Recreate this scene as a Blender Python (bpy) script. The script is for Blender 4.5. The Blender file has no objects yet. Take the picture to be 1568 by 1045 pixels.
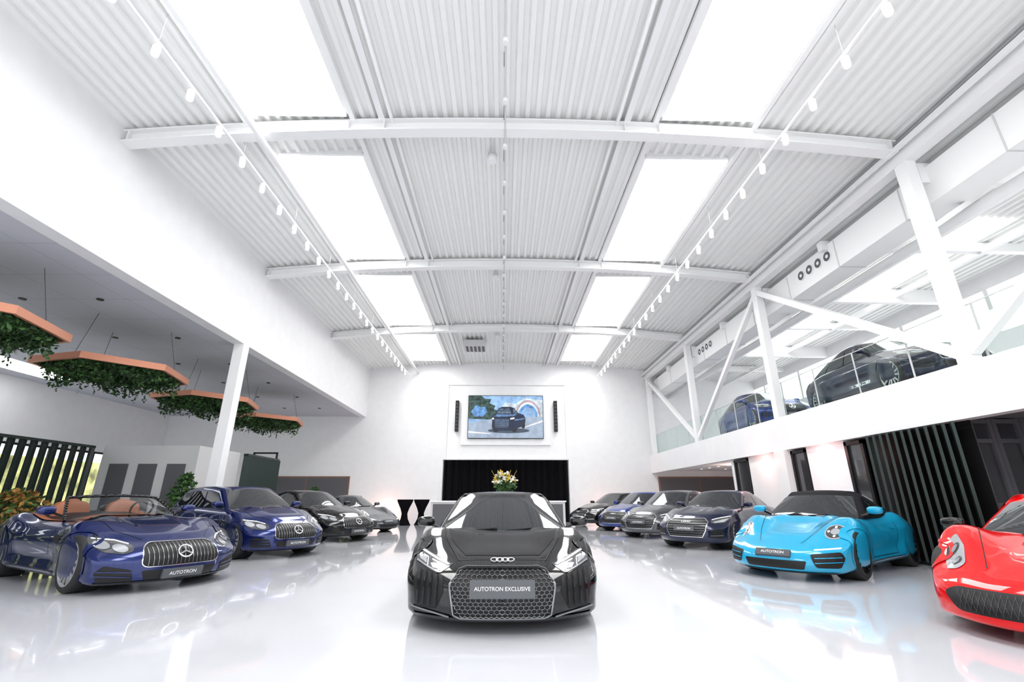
import bpy, math, random
from mathutils import Vector, Matrix
from mathutils.bvhtree import BVHTree
from mathutils.geometry import delaunay_2d_cdt
random.seed(7)
scene = bpy.context.scene
scene.view_settings.view_transform = 'Standard'
COL = scene.collection

# ------------------------------------------------------------------ materials
def mat(name, col, rough=0.5, metal=0.0, coat=0.0, emit=0.0, ecol=None, noise=0.0, nscale=8.0, bump=0.0, alpha=1.0, spec=0.5, enoise=0):
    m = bpy.data.materials.new(name); m.use_nodes = True
    nt = m.node_tree; b = nt.nodes['Principled BSDF']
    b.inputs['Base Color'].default_value = (col[0], col[1], col[2], 1)
    b.inputs['Roughness'].default_value = rough
    b.inputs['Metallic'].default_value = metal
    b.inputs['Coat Weight'].default_value = coat
    b.inputs['Coat Roughness'].default_value = 0.015
    b.inputs['Specular IOR Level'].default_value = spec
    if emit > 0:
        e = ecol or col
        b.inputs['Emission Color'].default_value = (e[0], e[1], e[2], 1)
        b.inputs['Emission Strength'].default_value = emit
    if noise > 0 or bump > 0 or enoise > 0:
        tc = nt.nodes.new('ShaderNodeTexCoord')
        n = nt.nodes.new('ShaderNodeTexNoise'); n.inputs['Scale'].default_value = nscale
        n.inputs['Detail'].default_value = 5
        nt.links.new(tc.outputs['Object'], n.inputs['Vector'])
        if noise > 0 or enoise > 0:
            cc = (ecol or col) if enoise > 0 else col; nn = max(noise, enoise)
            r = nt.nodes.new('ShaderNodeValToRGB')
            r.color_ramp.elements[0].position = 0.35; r.color_ramp.elements[1].position = 0.65
            r.color_ramp.elements[0].color = tuple(max(0, v*(1-nn)) for v in cc)+(1,)
            r.color_ramp.elements[1].color = tuple(min(1, v*(1+nn)) for v in cc)+(1,)
            nt.links.new(n.outputs['Fac'], r.inputs['Fac'])
            nt.links.new(r.outputs['Color'], b.inputs['Emission Color' if enoise > 0 else 'Base Color'])
        if bump > 0:
            bp = nt.nodes.new('ShaderNodeBump'); bp.inputs['Strength'].default_value = bump
            bp.inputs['Distance'].default_value = 0.02
            nt.links.new(n.outputs['Fac'], bp.inputs['Height'])
            nt.links.new(bp.outputs['Normal'], b.inputs['Normal'])
    return m

def paint(name, col, metal=0.35, rough=0.3, spec=.08):
    return mat(name, col, rough, metal, coat=1.0, noise=0.06, nscale=300, spec=spec)

M = {}
M['white'] = mat('white_plaster', (0.85, 0.85, 0.86), 0.6, noise=0.015, nscale=3)
M['steel'] = mat('white_painted_steel', (0.87, 0.87, 0.87), 0.4)
M['deck'] = mat('white_corrugated_deck', (0.87, 0.875, 0.86), 0.5)
M['floor'] = mat('glossy_epoxy_floor', (0.66, 0.67, 0.71), 0.07, coat=0.4, noise=0.02, nscale=0.6)
M['sky'] = mat('opal_skylight', (1, 1, 1), 0.5, emit=9.2, ecol=(1.0, 0.995, 0.98))
M['sky2'] = mat('opal_rooflight_small', (1, 1, 1), 0.5, emit=3.5, ecol=(1.0, 0.995, 0.98))
M['greyceil'] = mat('grey_acoustic_ceiling', (0.30, 0.31, 0.34), 0.9)
nt = M['greyceil'].node_tree
tc = nt.nodes.new('ShaderNodeTexCoord'); br = nt.nodes.new('ShaderNodeTexBrick')
br.inputs['Scale'].default_value = 1.0; br.inputs['Mortar Size'].default_value = 0.006
br.inputs['Brick Width'].default_value = 1.2; br.inputs['Row Height'].default_value = 1.2; br.offset = 0
br.inputs['Color1'].default_value = (0.56, 0.57, 0.62, 1); br.inputs['Color2'].default_value = (0.54, 0.55, 0.60, 1)
br.inputs['Mortar'].default_value = (0.36, 0.36, 0.39, 1)
nt.links.new(tc.outputs['Object'], br.inputs['Vector'])
nt.links.new(br.outputs['Color'], nt.nodes['Principled BSDF'].inputs['Base Color'])
M['black'] = mat('black_satin', (0.010, 0.010, 0.011), 0.45, spec=.3)
M['cloth'] = mat('black_curtain', (0.006, 0.006, 0.007), 0.95, spec=0.05)
M['gloss'] = mat('gloss_black', (0.004, 0.004, 0.005), 0.08, spec=.5)
M['carbon'] = mat('carbon_fibre', (0.008, 0.008, 0.009), 0.10, spec=.5, noise=.5, nscale=220)
M['rubber'] = mat('tyre_rubber', (0.012, 0.012, 0.012), 0.7, bump=0.2, nscale=60)
M['glass'] = mat('tinted_car_glass', (0.012, 0.015, 0.018), 0.03, coat=.6, spec=0.6)
M['chrome'] = mat('chrome', (0.8, 0.8, 0.82), 0.12, metal=1)
M['alloy'] = mat('alloy_silver', (0.45, 0.46, 0.48), 0.3, metal=0.5)
M['dalloy'] = mat('alloy_black', (0.02, 0.02, 0.022), 0.25, metal=0.6, coat=0.5)
M['disc'] = mat('brake_disc', (0.15, 0.15, 0.155), 0.35, metal=0.9)
M['led'] = mat('led_white', (1, 1, 1), 0.3, emit=1.3)
M['lens'] = mat('headlight_lens', (0.55, 0.57, 0.60), 0.1, metal=0.5, coat=1.0)
M['lensd'] = mat('headlight_housing', (0.05, 0.052, 0.058), 0.1, coat=1.0)
M['mesh'] = mat('grille_grey', (0.28, 0.285, 0.29), 0.3, metal=0.8)
M['dmesh'] = mat('grille_dark', (0.05, 0.05, 0.052), 0.4, metal=0.3)
M['plate'] = mat('plate_dark', (0.075, 0.08, 0.09), 0.35)
M['plw'] = mat('plate_white_print', (0.85, 0.85, 0.85), 0.5)
M['tan'] = mat('tan_leather', (0.30, 0.09, 0.035), 0.5, bump=0.1, nscale=40)
M['redl'] = mat('tail_lamp_red', (0.35, 0.01, 0.01), 0.1, coat=1)
M['green'] = mat('dark_green_slat', (0.007, 0.020, 0.016), 0.35, metal=0.2)
M['copper'] = mat('copper_rim', (0.55, 0.23, 0.14), 0.4, metal=0.3)
M['leaf'] = mat('leaf_green', (0.018, 0.06, 0.012), 0.6, noise=0.6, nscale=9)
M['leaf2'] = mat('leaf_light', (0.05, 0.13, 0.025), 0.6, noise=0.5, nscale=9)
M['petal'] = mat('petal_yellow', (0.85, 0.62, 0.08), 0.6)
M['petalw'] = mat('petal_white', (0.9, 0.9, 0.86), 0.6)
M['dry'] = mat('autumn_leaves', (0.30, 0.15, 0.03), 0.7, noise=0.5, nscale=9)
M['grey'] = mat('grey_panel', (0.10, 0.10, 0.11), 0.6)
M['mgrey'] = mat('soffit_grey', (0.16, 0.155, 0.16), 0.7)
M['lgrey'] = mat('light_grey_panel', (0.62, 0.62, 0.62), 0.5)
M['brown'] = mat('copper_brown_frame', (0.20, 0.10, 0.075), 0.4)
M['dwin'] = mat('dark_window', (0.04, 0.04, 0.045), 0.08, coat=0.5)
M['hedge'] = mat('hedge_outside', (0.5, 0.5, 0.2), 0.8, noise=0.7, nscale=1.5)
def clear_glass(name, col, base, edge):
    m = bpy.data.materials.new(name); m.use_nodes = True; nt = m.node_tree
    for n in list(nt.nodes): nt.nodes.remove(n)
    o = nt.nodes.new('ShaderNodeOutputMaterial'); mx = nt.nodes.new('ShaderNodeMixShader')
    t = nt.nodes.new('ShaderNodeBsdfTransparent'); g = nt.nodes.new('ShaderNodeBsdfGlossy')
    t.inputs['Color'].default_value = (*col, 1); g.inputs['Roughness'].default_value = 0.02
    lw = nt.nodes.new('ShaderNodeLayerWeight'); lw.inputs['Blend'].default_value = .5
    pw = nt.nodes.new('ShaderNodeMath'); pw.operation = 'POWER'; pw.inputs[1].default_value = 4
    ml = nt.nodes.new('ShaderNodeMath'); ml.operation = 'MULTIPLY_ADD'; ml.inputs[1].default_value = edge; ml.inputs[2].default_value = base
    nt.links.new(lw.outputs['Facing'], pw.inputs[0]); nt.links.new(pw.outputs[0], ml.inputs[0]); nt.links.new(ml.outputs[0], mx.inputs['Fac'])
    nt.links.new(t.outputs[0], mx.inputs[1]); nt.links.new(g.outputs[0], mx.inputs[2]); nt.links.new(mx.outputs[0], o.inputs['Surface'])
    return m
M['cglass'] = clear_glass('clear_windscreen', (0.72, 0.77, 0.77), 0.06, .6)
M['rail'] = clear_glass('balustrade_glass', (0.84, 0.93, 0.90), 0.04, .3)

# ------------------------------------------------------------------ mesh builder
class MB:
    def __init__(s): s.v=[]; s.f=[]; s.m=[]; s.sm=[]; s.mats=[]
    def mi(s, m):
        if m not in s.mats: s.mats.append(m)
        return s.mats.index(m)
    def add(s, vs, fs, m, smooth=True):
        o=len(s.v); s.v.extend([tuple(v) for v in vs]); k=s.mi(m)
        for f in fs:
            s.f.append([i+o for i in f]); s.m.append(k); s.sm.append(smooth)
    def box(s, x0,x1,y0,y1,z0,z1,m, mtx=None):
        vs=[Vector((x,y,z)) for x in (x0,x1) for y in (y0,y1) for z in (z0,z1)]
        if mtx: vs=[mtx@v for v in vs]
        s.add(vs,[(0,1,3,2),(4,6,7,5),(0,4,5,1),(2,3,7,6),(0,2,6,4),(1,5,7,3)],m,False)
    def beam(s, p, q, w, h, m, up=Vector((0,0,1))):
        p=Vector(p); q=Vector(q); d=(q-p).normalized()
        if abs(d.dot(up))>.98: up=Vector((0,1,0))
        a=d.cross(up).normalized()*w/2; b=a.cross(d).normalized()*h/2
        vs=[e+sa*a+sb*b for e in (p,q) for sa,sb in((-1,-1),(1,-1),(1,1),(-1,1))]
        s.add(vs,[(0,3,2,1),(4,5,6,7),(0,1,5,4),(1,2,6,5),(2,3,7,6),(3,0,4,7)],m,False)
    def cyl(s, p, q, r0, r1, m, n=16, cap=True):
        p=Vector(p); q=Vector(q); d=(q-p).normalized()
        up=Vector((0,0,1)) if abs(d.z)<.95 else Vector((0,1,0))
        a=d.cross(up).normalized(); b=a.cross(d)
        vs=[]; 
        for e,r in((p,r0),(q,r1)):
            for i in range(n):
                t=2*math.pi*i/n; vs.append(e+a*r*math.cos(t)+b*r*math.sin(t))
        fs=[(i,(i+1)%n,n+(i+1)%n,n+i) for i in range(n)]
        if cap:
            o=len(s.v); s.v.extend([tuple(v) for v in vs]); k=s.mi(m)
            for f in fs: s.f.append([i+o for i in f]); s.m.append(k); s.sm.append(True)
            for f in (list(range(n))[::-1], list(range(n,2*n))): s.f.append([i+o for i in f]); s.m.append(k); s.sm.append(False)
        else: s.add(vs,fs,m,True)
    def lathe(s, prof, m, n=40, mtx=None, axis='y'):
        vs=[]; 
        for r,h in prof:
            for i in range(n):
                t=2*math.pi*i/n
                v=Vector((r*math.cos(t),h,r*math.sin(t))) if axis=='y' else Vector((r*math.cos(t),r*math.sin(t),h))
                vs.append(mtx@v if mtx else v)
        fs=[]
        for j in range(len(prof)-1):
            for i in range(n):
                fs.append((j*n+i,j*n+(i+1)%n,(j+1)*n+(i+1)%n,(j+1)*n+i))
        s.add(vs,fs,m,True)
    def ell(s, c, r, m, nu=16, nv=10, mtx=None, p=1.0):
        vs=[]; 
        def sp(v): return math.copysign(abs(v)**p, v)
        for j in range(nv+1):
            th=math.pi*j/nv
            for i in range(nu):
                ph=2*math.pi*i/nu
                v=Vector((r[0]*sp(math.sin(th))*sp(math.cos(ph)), r[1]*sp(math.sin(th))*sp(math.sin(ph)), r[2]*sp(math.cos(th))))
                if mtx: v=mtx@v
                vs.append(v+Vector(c))
        fs=[(j*nu+i,j*nu+(i+1)%nu,(j+1)*nu+(i+1)%nu,(j+1)*nu+i) for j in range(nv) for i in range(nu)]
        s.add(vs,fs,m,True)
    def torus(s, c, R, r, m, nrm, n=28, k=8):
        nrm=Vector(nrm).normalized(); q=nrm.to_track_quat('Z','Y'); vs=[]
        for i in range(n):
            t=2*math.pi*i/n
            for j in range(k):
                u=2*math.pi*j/k
                vs.append(Vector(c)+q@Vector(((R+r*math.cos(u))*math.cos(t),(R+r*math.cos(u))*math.sin(t),r*math.sin(u))))
        fs=[(i*k+j,((i+1)%n)*k+j,((i+1)%n)*k+(j+1)%k,i*k+(j+1)%k) for i in range(n) for j in range(k)]
        s.add(vs,fs,m,True)
    def mesh(s, name):
        me=bpy.data.meshes.new(name); me.from_pydata(s.v,[],s.f)
        for m in s.mats: me.materials.append(m)
        me.polygons.foreach_set('material_index', s.m); me.polygons.foreach_set('use_smooth', s.sm)
        me.update(); return me
    def build(s, name, parent=None, loc=None):
        ob=bpy.data.objects.new(name, s.mesh(name)); COL.objects.link(ob)
        if parent: ob.parent=parent
        if loc: ob.location=loc
        return ob

def obox(name,x0,x1,y0,y1,z0,z1,m):
    b=MB(); b.box(x0,x1,y0,y1,z0,z1,m); return b.build(name)
def empty(name, loc=(0,0,0), rz=0):
    e=bpy.data.objects.new(name,None); COL.objects.link(e); e.location=loc; e.rotation_euler=(0,0,rz); return e

def ip(tab, x):
    if x<=tab[0][0]: return tab[0][1]
    if x>=tab[-1][0]: return tab[-1][1]
    n=len(tab)
    for i in range(n-1):
        x0,y0=tab[i]; x1,y1=tab[i+1]
        if x<=x1:
            h=x1-x0; t=(x-x0)/h; d=(y1-y0)/h
            def sl(j):
                if j<=0 or j>=n-1: return d
                a=(tab[j][1]-tab[j-1][1])/(tab[j][0]-tab[j-1][0]); b=(tab[j+1][1]-tab[j][1])/(tab[j+1][0]-tab[j][0])
                return 0 if a*b<=0 else 2*a*b/(a+b)
            m0=sl(i); m1=sl(i+1)
            return (2*t**3-3*t*t+1)*y0+(t**3-2*t*t+t)*h*m0+(-2*t**3+3*t*t)*y1+(t**3-t*t)*h*m1
def sst(a,b,x):
    t=max(0,min(1,(x-a)/(b-a))); return t*t*(3-2*t)
def lerp(a,b,t): return a+(b-a)*t
def inpoly(p,poly):
    x,y=p; c=False; n=len(poly); j=n-1
    for i in range(n):
        xi,yi=poly[i]; xj,yj=poly[j]
        if (yi>y)!=(yj>y) and x<(xj-xi)*(y-yi)/(yj-yi)+xi: c=not c
        j=i
    return c
def rpoly(poly, r, n=4):
    out=[]; N=len(poly)
    for i in range(N):
        p0=Vector(poly[i-1]); p=Vector(poly[i]); p1=Vector(poly[(i+1)%N])
        a=p0-p; b=p1-p; ra=min(r,a.length*.45); rb=min(r,b.length*.45)
        A=p+a.normalized()*ra; B=p+b.normalized()*rb
        for k in range(n+1):
            t=k/n; q=A*(1-t)**2+p*2*t*(1-t)+B*t*t; out.append((q.x,q.y))
    return out
def fill2d(poly, step):
    pts=[]; N=len(poly)
    for i in range(N):
        a=Vector(poly[i]); b=Vector(poly[(i+1)%N]); k=max(1,math.ceil((b-a).length/step))
        for j in range(k): pts.append(a.lerp(b,j/k))
    n=len(pts)
    xs=[p.x for p in pts]; ys=[p.y for p in pts]
    P=[(p.x,p.y) for p in pts]; allp=list(pts)
    x=min(xs)+step*.5
    while x<max(xs):
        y=min(ys)+step*.5
        while y<max(ys):
            if inpoly((x,y),P):
                if min((Vector((x,y))-q).length for q in pts)>step*.45: allp.append(Vector((x,y)))
            y+=step
        x+=step
    r=delaunay_2d_cdt(allp,[],[list(range(n))],1,1e-6)
    vs=[(v.x,v.y) for v in r[0]]
    fs=[]
    for f in r[2]:
        c=(sum(vs[i][0] for i in f)/len(f),sum(vs[i][1] for i in f)/len(f))
        if inpoly(c,P): fs.append(list(f))
    return vs,fs

# ------------------------------------------------------------------ cars
def rbox(p,h,r):
    q=Vector([max(-(h[i]-r),min(h[i]-r,p[i])) for i in range(3)]); d=p-q
    if d.length>1e-9: return q+d.normalized()*r
    return p
def cube_grid(fn, nx, ny, nz):
    vid={}; vs=[]; fs=[]
    def V(i,j,k):
        key=(i,j,k)
        if key not in vid:
            vid[key]=len(vs); vs.append(fn(-1+2*i/nx,-1+2*j/ny,-1+2*k/nz))
        return vid[key]
    for i in range(nx):
        for j in range(ny):
            fs.append((V(i,j,nz),V(i+1,j,nz),V(i+1,j+1,nz),V(i,j+1,nz)))
            fs.append((V(i,j,0),V(i,j+1,0),V(i+1,j+1,0),V(i+1,j,0)))
        for k in range(nz):
            fs.append((V(i,0,k),V(i+1,0,k),V(i+1,0,k+1),V(i,0,k+1)))
            fs.append((V(i,ny,k),V(i,ny,k+1),V(i+1,ny,k+1),V(i+1,ny,k)))
    for j in range(ny):
        for k in range(nz):
            fs.append((V(nx,j,k),V(nx,j+1,k),V(nx,j+1,k+1),V(nx,j,k+1)))
            fs.append((V(0,j,k),V(0,j,k+1),V(0,j+1,k+1),V(0,j+1,k)))
    return vs,fs

BASE=dict(L=4.6,W=1.86,H=1.4,fa=.88,wb=2.75,R=.335,r=.075,Df=.40,Dr=.3,front='audi',
  w=[(0,.94),(.35,.97),(.88,1.0),(1.6,.965),(2.6,.965),(3.6,1.0),(4.2,.97),(4.6,.92)],
  zc=[(0,.66),(.2,.77),(.7,.87),(1.3,.95),(1.6,.96),(3.8,.99),(4.6,.93)],
  zf=[(0,.64),(.3,.76),(.88,.87),(1.5,.90),(3.6,.96),(4.6,.92)],
  zb=[(0,.15),(.5,.15),(4,.17),(4.6,.25)],
  fx=[(0,.10),(.12,.02),(.3,0),(.55,.0),(.75,.05),(.9,.14),(1,.25)],
  kt=[(0,.93),(.10,.975),(.3,.98),(.5,.992),(.70,1.0),(.76,.983),(.88,.95),(1,.90)],
  gh=dict(xwb=1.4,xwt=2.2,xrt=3.5,xrb=4.35,z0=.84,wb=.80,wr=.60,pw=1.1,pr=1.4,r=.08,bow=.22),
  win='coupe', wheel='silver', seg=(80,40,20))
def P_(**k):
    import copy
    d=copy.deepcopy(BASE); g=k.pop('gh',None); d.update(k)
    if g: d['gh'].update(g)
    return d
SUPER=P_(L=4.43,W=1.94,H=1.235,fa=.98,wb=2.65,R=.345,front='super',Df=.36,
  w=[(0,.95),(.35,.98),(.98,1.0),(1.7,.955),(2.5,.965),(3.6,1.0),(4.43,.94)],
  zc=[(0,.56),(.2,.62),(.6,.69),(1.1,.77),(1.5,.80),(3.4,.90),(4.43,.88)],
  zf=[(0,.57),(.25,.67),(.6,.77),(1.0,.82),(1.5,.78),(2.5,.80),(3.5,.90),(4.43,.86)],
  zb=[(0,.09),(.5,.11),(4,.14),(4.43,.22)],
  gh=dict(xwb=1.22,xwt=2.12,xrt=2.75,xrb=4.15,z0=.70,wb=.83,wr=.60,pw=1.12,pr=1.6,bow=.26,r=.10),
  win='super',wheel='black',seg=(120,64,30))
ROAD=P_(L=4.55,W=1.94,H=1.25,fa=.90,wb=2.63,R=.345,front='merc',Df=.38,
  zc=[(0,.58),(.25,.69),(.8,.80),(1.6,.88),(2.2,.89),(3.6,.94),(4.1,.91),(4.55,.80)],
  zf=[(0,.57),(.3,.72),(.9,.85),(1.6,.82),(2.6,.82),(3.6,.93),(4.1,.89),(4.55,.78)],
  zb=[(0,.10),(.5,.12),(4,.15),(4.55,.24)],
  gh=dict(xwb=1.65,xwt=2.3,xrt=2.5,xrb=2.9,z0=.81,wb=.80,wr=.62,bow=.28,r=.06),
  win='open',wheel='silver',seg=(110,56,26))
ESTATE=P_(L=4.7,W=1.85,H=1.45,fa=.86,wb=2.84,front='merc',
  zc=[(0,.66),(.15,.78),(.6,.89),(1.2,.98),(1.5,.99),(4,1.02),(4.7,.98)],
  zf=[(0,.64),(.25,.78),(.86,.90),(1.5,.93),(3.6,.97),(4.7,.96)],
  gh=dict(xwb=1.25,xwt=2.1,xrt=4.2,xrb=4.62,z0=.86,wb=.80,wr=.60,pr=1.2),win='sedan')
COUPE=P_(front='merc',H=1.40,L=4.7,W=1.86,wheel='black')
AUDI=P_(front='audi',H=1.38,L=4.69,W=1.86,zf=[(0,.66),(.25,.79),(.88,.89),(1.5,.91),(3.6,.97),(4.6,.93)])
AUDIW=P_(front='audi',H=1.44,L=4.75,W=1.88,gh=dict(xrt=3.9,xrb=4.6),win='sedan')
P911=P_(L=4.5,W=1.87,H=1.29,fa=1.0,wb=2.45,R=.34,front='porsche',Df=.38,Dr=.4,r=.10,
  w=[(0,.90),(.35,.94),(1.0,.97),(1.7,.92),(2.5,.935),(3.4,1.0),(4.1,.97),(4.5,.9)],
  zc=[(0,.50),(.25,.60),(.6,.67),(1.1,.76),(1.5,.86),(3.3,.93),(3.9,.86),(4.5,.68)],
  zf=[(0,.55),(.25,.70),(.55,.80),(1.0,.86),(1.5,.83),(2.5,.83),(3.4,.91),(4.0,.86),(4.5,.70)],
  zb=[(0,.11),(.5,.12),(4,.15),(4.5,.26)],
  fx=[(0,.08),(.12,.02),(.3,0),(.5,.02),(.7,.08),(.88,.2),(1,.33)],
  gh=dict(xwb=1.42,xwt=2.1,xrt=2.75,xrb=4.0,z0=.79,wb=.79,wr=.57,pw=1.12,pr=1.5,bow=.26,r=.12),
  win='super',wheel='black',seg=(110,56,26))
FERR=P_(L=4.5,W=1.93,H=1.21,fa=1.05,wb=2.6,R=.335,front='ferrari',Df=.46,Dr=.4,r=.085,
  w=[(0,.92),(.35,.96),(1.0,1.0),(1.7,.93),(2.5,.945),(3.5,1.0),(4.5,.92)],
  zc=[(0,.50),(.25,.58),(.6,.66),(1.1,.73),(1.5,.78),(3.4,.90),(4.5,.84)],
  zf=[(0,.54),(.25,.68),(.55,.80),(1.0,.87),(1.6,.80),(2.5,.80),(3.5,.92),(4.5,.84)],
  zb=[(0,.09),(.5,.11),(4,.14),(4.5,.24)],
  fx=[(0,.06),(.12,.0),(.3,0),(.5,.03),(.7,.10),(.88,.20),(1,.32)],
  gh=dict(xwb=1.3,xwt=2.15,xrt=2.7,xrb=4.0,z0=.70,wb=.80,wr=.55,pw=1.15,pr=1.5,bow=.28,r=.12),
  win='super',wheel='silver',seg=(110,56,26))
SUV=P_(L=4.8,W=1.95,H=1.58,fa=.9,wb=2.9,R=.38,front='merc',
  zc=[(0,.78),(.15,.92),(.6,1.02),(1.2,1.08),(4,1.12),(4.8,1.05)],
  zf=[(0,.76),(.25,.90),(.9,1.0),(1.5,1.03),(3.6,1.06),(4.8,1.04)],
  zb=[(0,.22),(4.8,.28)],gh=dict(xwb=1.25,xwt=2.1,xrt=3.6,xrb=4.65,z0=.95,wb=.84,wr=.62,pr=1.4),win='sedan')

WH={}
def wheel_mesh(R, style):
    key=(R,style)
    if key in WH: return WH[key]
    b=MB(); h=.125; n=48
    rr=R*.76
    b.lathe([(rr,-h*.9),(R*.9,-h),(R*.985,-h*.8),(R,-h*.45),(R,h*.45),(R*.985,h*.8),(R*.9,h),(rr,h*.92),(rr-.004,h*.8)],M['rubber'],n)
    am=M['alloy'] if style=='silver' else M['dalloy']
    b.lathe([(rr+.006,h*.94),(rr-.008,h*.97),(rr-.018,h*.8)],am,n)
    b.lathe([(rr-.018,h*.8),(rr-.03,-h*.8)],M['dalloy'],n)
    b.lathe([(rr-.05,-h*.5),(.0,-h*.5)],M['black'],n)
    b.lathe([(R*.56,-h*.1),(R*.56,.0),(R*.15,.0)],M['disc'],n)
    b.lathe([(.065,-.02),(.06,h*.6),(.045,h*.72),(0.03,h*.74),(0,h*.74)],am,24)
    ns=7
    for i in range(2*ns):
        c0=2*math.pi*(i//2)/ns; base=c0+(0.14 if i%2 else -.14); t2=c0+(.20 if i%2 else -.20)
        p=Vector((.055*math.cos(base),h*.6,.055*math.sin(base))); q=Vector(((rr-.012)*math.cos(t2),h*.88,(rr-.012)*math.sin(t2)))
        b.beam(p,q,.034,.020,am,up=Vector((0,1,0)))
    b.box(R*.30,R*.54,-.03,.05,-.09,.09,M['redl'] if style!='silver' else M['disc'])
    WH[key]=b.mesh('wheel'); return WH[key]

def make_car(name, P, pm, loc, heading, roofm=None, text=False, plate=True, mirm=None):
    root=empty(name, loc, heading)
    L,W,H=P['L'],P['W'],P['H']; hx,hy,hz=L/2,W/2,.3
    def bp(a,b,c):
        p=rbox(Vector((a*hx,b*hy,c*hz)),(hx,hy,hz),P['r'])
        d=hx-p.x; s=abs(p.y)/hy; t=(p.z+hz)/(2*hz)
        w=ip(P['w'],d); zb=ip(P['zb'],d); zc=ip(P['zc'],d); zf=ip(P['zf'],d)
        hood=sst(.2,.8,d)*(1-sst(1.4,2.0,d))
        zt=lerp(zc,zf,sst(.40,.82,s)) + hood*(.018*sst(.36,.43,s)*(1-sst(.5,.9,s)) )
        k=ip(P['kt'],t)
        mid=sst(P['fa']+.42,P['fa']+.75,d)*(1-sst(P['fa']+P['wb']-.65,P['fa']+P['wb']-.35,d))
        k-=.034*mid*math.exp(-((t-.33)/.15)**2)
        y=p.y*w*k; z=zb+t*(zt-zb)
        fw=sst(-1.7,0,-d); rw=sst(-1.7,0,-(L-d))
        x=p.x-fw*(P['Df']*s**2.6+ip(P['fx'],t))+rw*(P['Dr']*s**2.6+.7*ip(P['fx'],t))
        return Vector((x,y,z))
    vs,fs=cube_grid(bp,*P['seg'])
    bvh=BVHTree.FromPolygons(vs,[tuple(f) for f in fs])
    bb=MB(); bb.add(vs,fs,pm)
    body=bb.build('body',root)
    R=P['R']; xf=hx-P['fa']; xr=xf-P['wb']; cut=MB(); det=MB()
    for xw in (xf,xr):
        yo=hy*ip(P['w'],hx-xw)*.985
        for sg in (1,-1):
            cut.cyl((xw,sg*(yo-.36),R+.01),(xw,sg*(yo+.4),R+.01),R*1.065,R*1.065,M['black'],48)
            det.lathe([(R*1.055,-.0),(R*1.055,.20)],M['black'],48,Matrix.Translation((xw,sg*(yo-.35) if sg>0 else -(yo-.15),R+.01)))
            det.lathe([(R*1.055,0),(0.01,0)],M['black'],32,Matrix.Translation((xw,sg*(yo-.34),R+.01)))
    co=cut.build('cutter',root)
    md=body.modifiers.new('b','BOOLEAN'); md.operation='DIFFERENCE'; md.object=co; md.solver='EXACT'
    dg=bpy.context.evaluated_depsgraph_get(); me=bpy.data.meshes.new_from_object(body.evaluated_get(dg))
    body.modifiers.clear(); body.data=me
    me.polygons.foreach_set('use_smooth',[True]*len(me.polygons)); me.set_sharp_from_angle(angle=math.radians(42))
    bpy.data.objects.remove(co)
    for xw in (xf,xr):
        yo=hy*ip(P['w'],hx-xw)*.985-.13
        for sg in (1,-1):
            o=bpy.data.objects.new('wheel',wheel_mesh(R,P['wheel'])); COL.objects.link(o); o.parent=root
            o.location=(xw,sg*yo,R); o.rotation_euler=(0,0.3*xw,0 if sg>0 else math.pi)
    def fp(y,z,off=.004):
        r=bvh.ray_cast(Vector((6,y,z)),Vector((-1,0,0)))
        if r[0] is None: return None
        return r[0]+r[1]*off*(1 if r[1].x>0 else -1)
    def sp(sg):
        def g(x,z,off=.004):
            r=bvh.ray_cast(Vector((x,sg*4,z)),Vector((0,-sg,0)))
            if r[0] is None: return None
            return r[0]+r[1]*off*(1 if r[1].y*sg>0 else -1)
        return g
    def tp(x,y,off=.004):
        r=bvh.ray_cast(Vector((x,y,4)),Vector((0,0,-1)))
        if r[0] is None: return None
        return r[0]+r[1]*off*(1 if r[1].z>0 else -1)
    def patch(pf,poly,m,off=.004,step=.035,rnd=0.0):
        if rnd: poly=rpoly(poly,rnd)
        v2,f2=fill2d(poly,step); pts=[pf(a,b,off) for a,b in v2]; idx={}; vv=[]
        for i,p in enumerate(pts):
            if p is not None: idx[i]=len(vv); vv.append(p)
        ff=[[idx[i] for i in f] for f in f2 if all(i in idx for i in f)]
        det.add(vv,ff,m)
    def ribbon(pf,pl,w,m,off=.005,step=.04,closed=False):
        pts=[]; N=len(pl)
        for i in range(N if closed else N-1):
            a=Vector(pl[i]); b=Vector(pl[(i+1)%N]); k=max(1,math.ceil((b-a).length/step))
            for j in range(k): pts.append(a.lerp(b,j/k))
        if not closed: pts.append(Vector(pl[-1]))
        n=len(pts); A=[];B=[]
        for i,p in enumerate(pts):
            q0=pts[i-1] if (i>0 or closed) else p; q1=pts[(i+1)%n] if (i<n-1 or closed) else p
            d=(q1-q0)
            if d.length<1e-9: d=Vector((1,0))
            d.normalize(); nn=Vector((-d.y,d.x))*w/2
            A.append(pf(p.x+nn.x,p.y+nn.y,off)); B.append(pf(p.x-nn.x,p.y-nn.y,off))
        for i in range(n if closed else n-1):
            j=(i+1)%n
            q=[A[i],A[j],B[j],B[i]]
            if all(v is not None for v in q): det.add(q,[(0,1,2,3)],m)
    def mir(poly): return [(-a,b) for a,b in poly][::-1]
    def fpatch2(poly,m,off=.004,step=.03,rnd=.0):
        patch(fp,poly,m,off,step,rnd); patch(fp,mir(poly),m,off,step,rnd)
    for xw in (xf,xr):
        for sg in (1,-1):
            arc=[(xw+R*1.095*math.cos(t),R+.01+R*1.095*math.sin(t)) for t in [math.radians(-18+9*i) for i in range(25)]]
            ribbon(sp(sg),arc,.03,pm,.010,step=.05)
    fr=P['front']; sc=W/1.94; dz=ip(P['zc'],0)-.60
    logo=None
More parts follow.
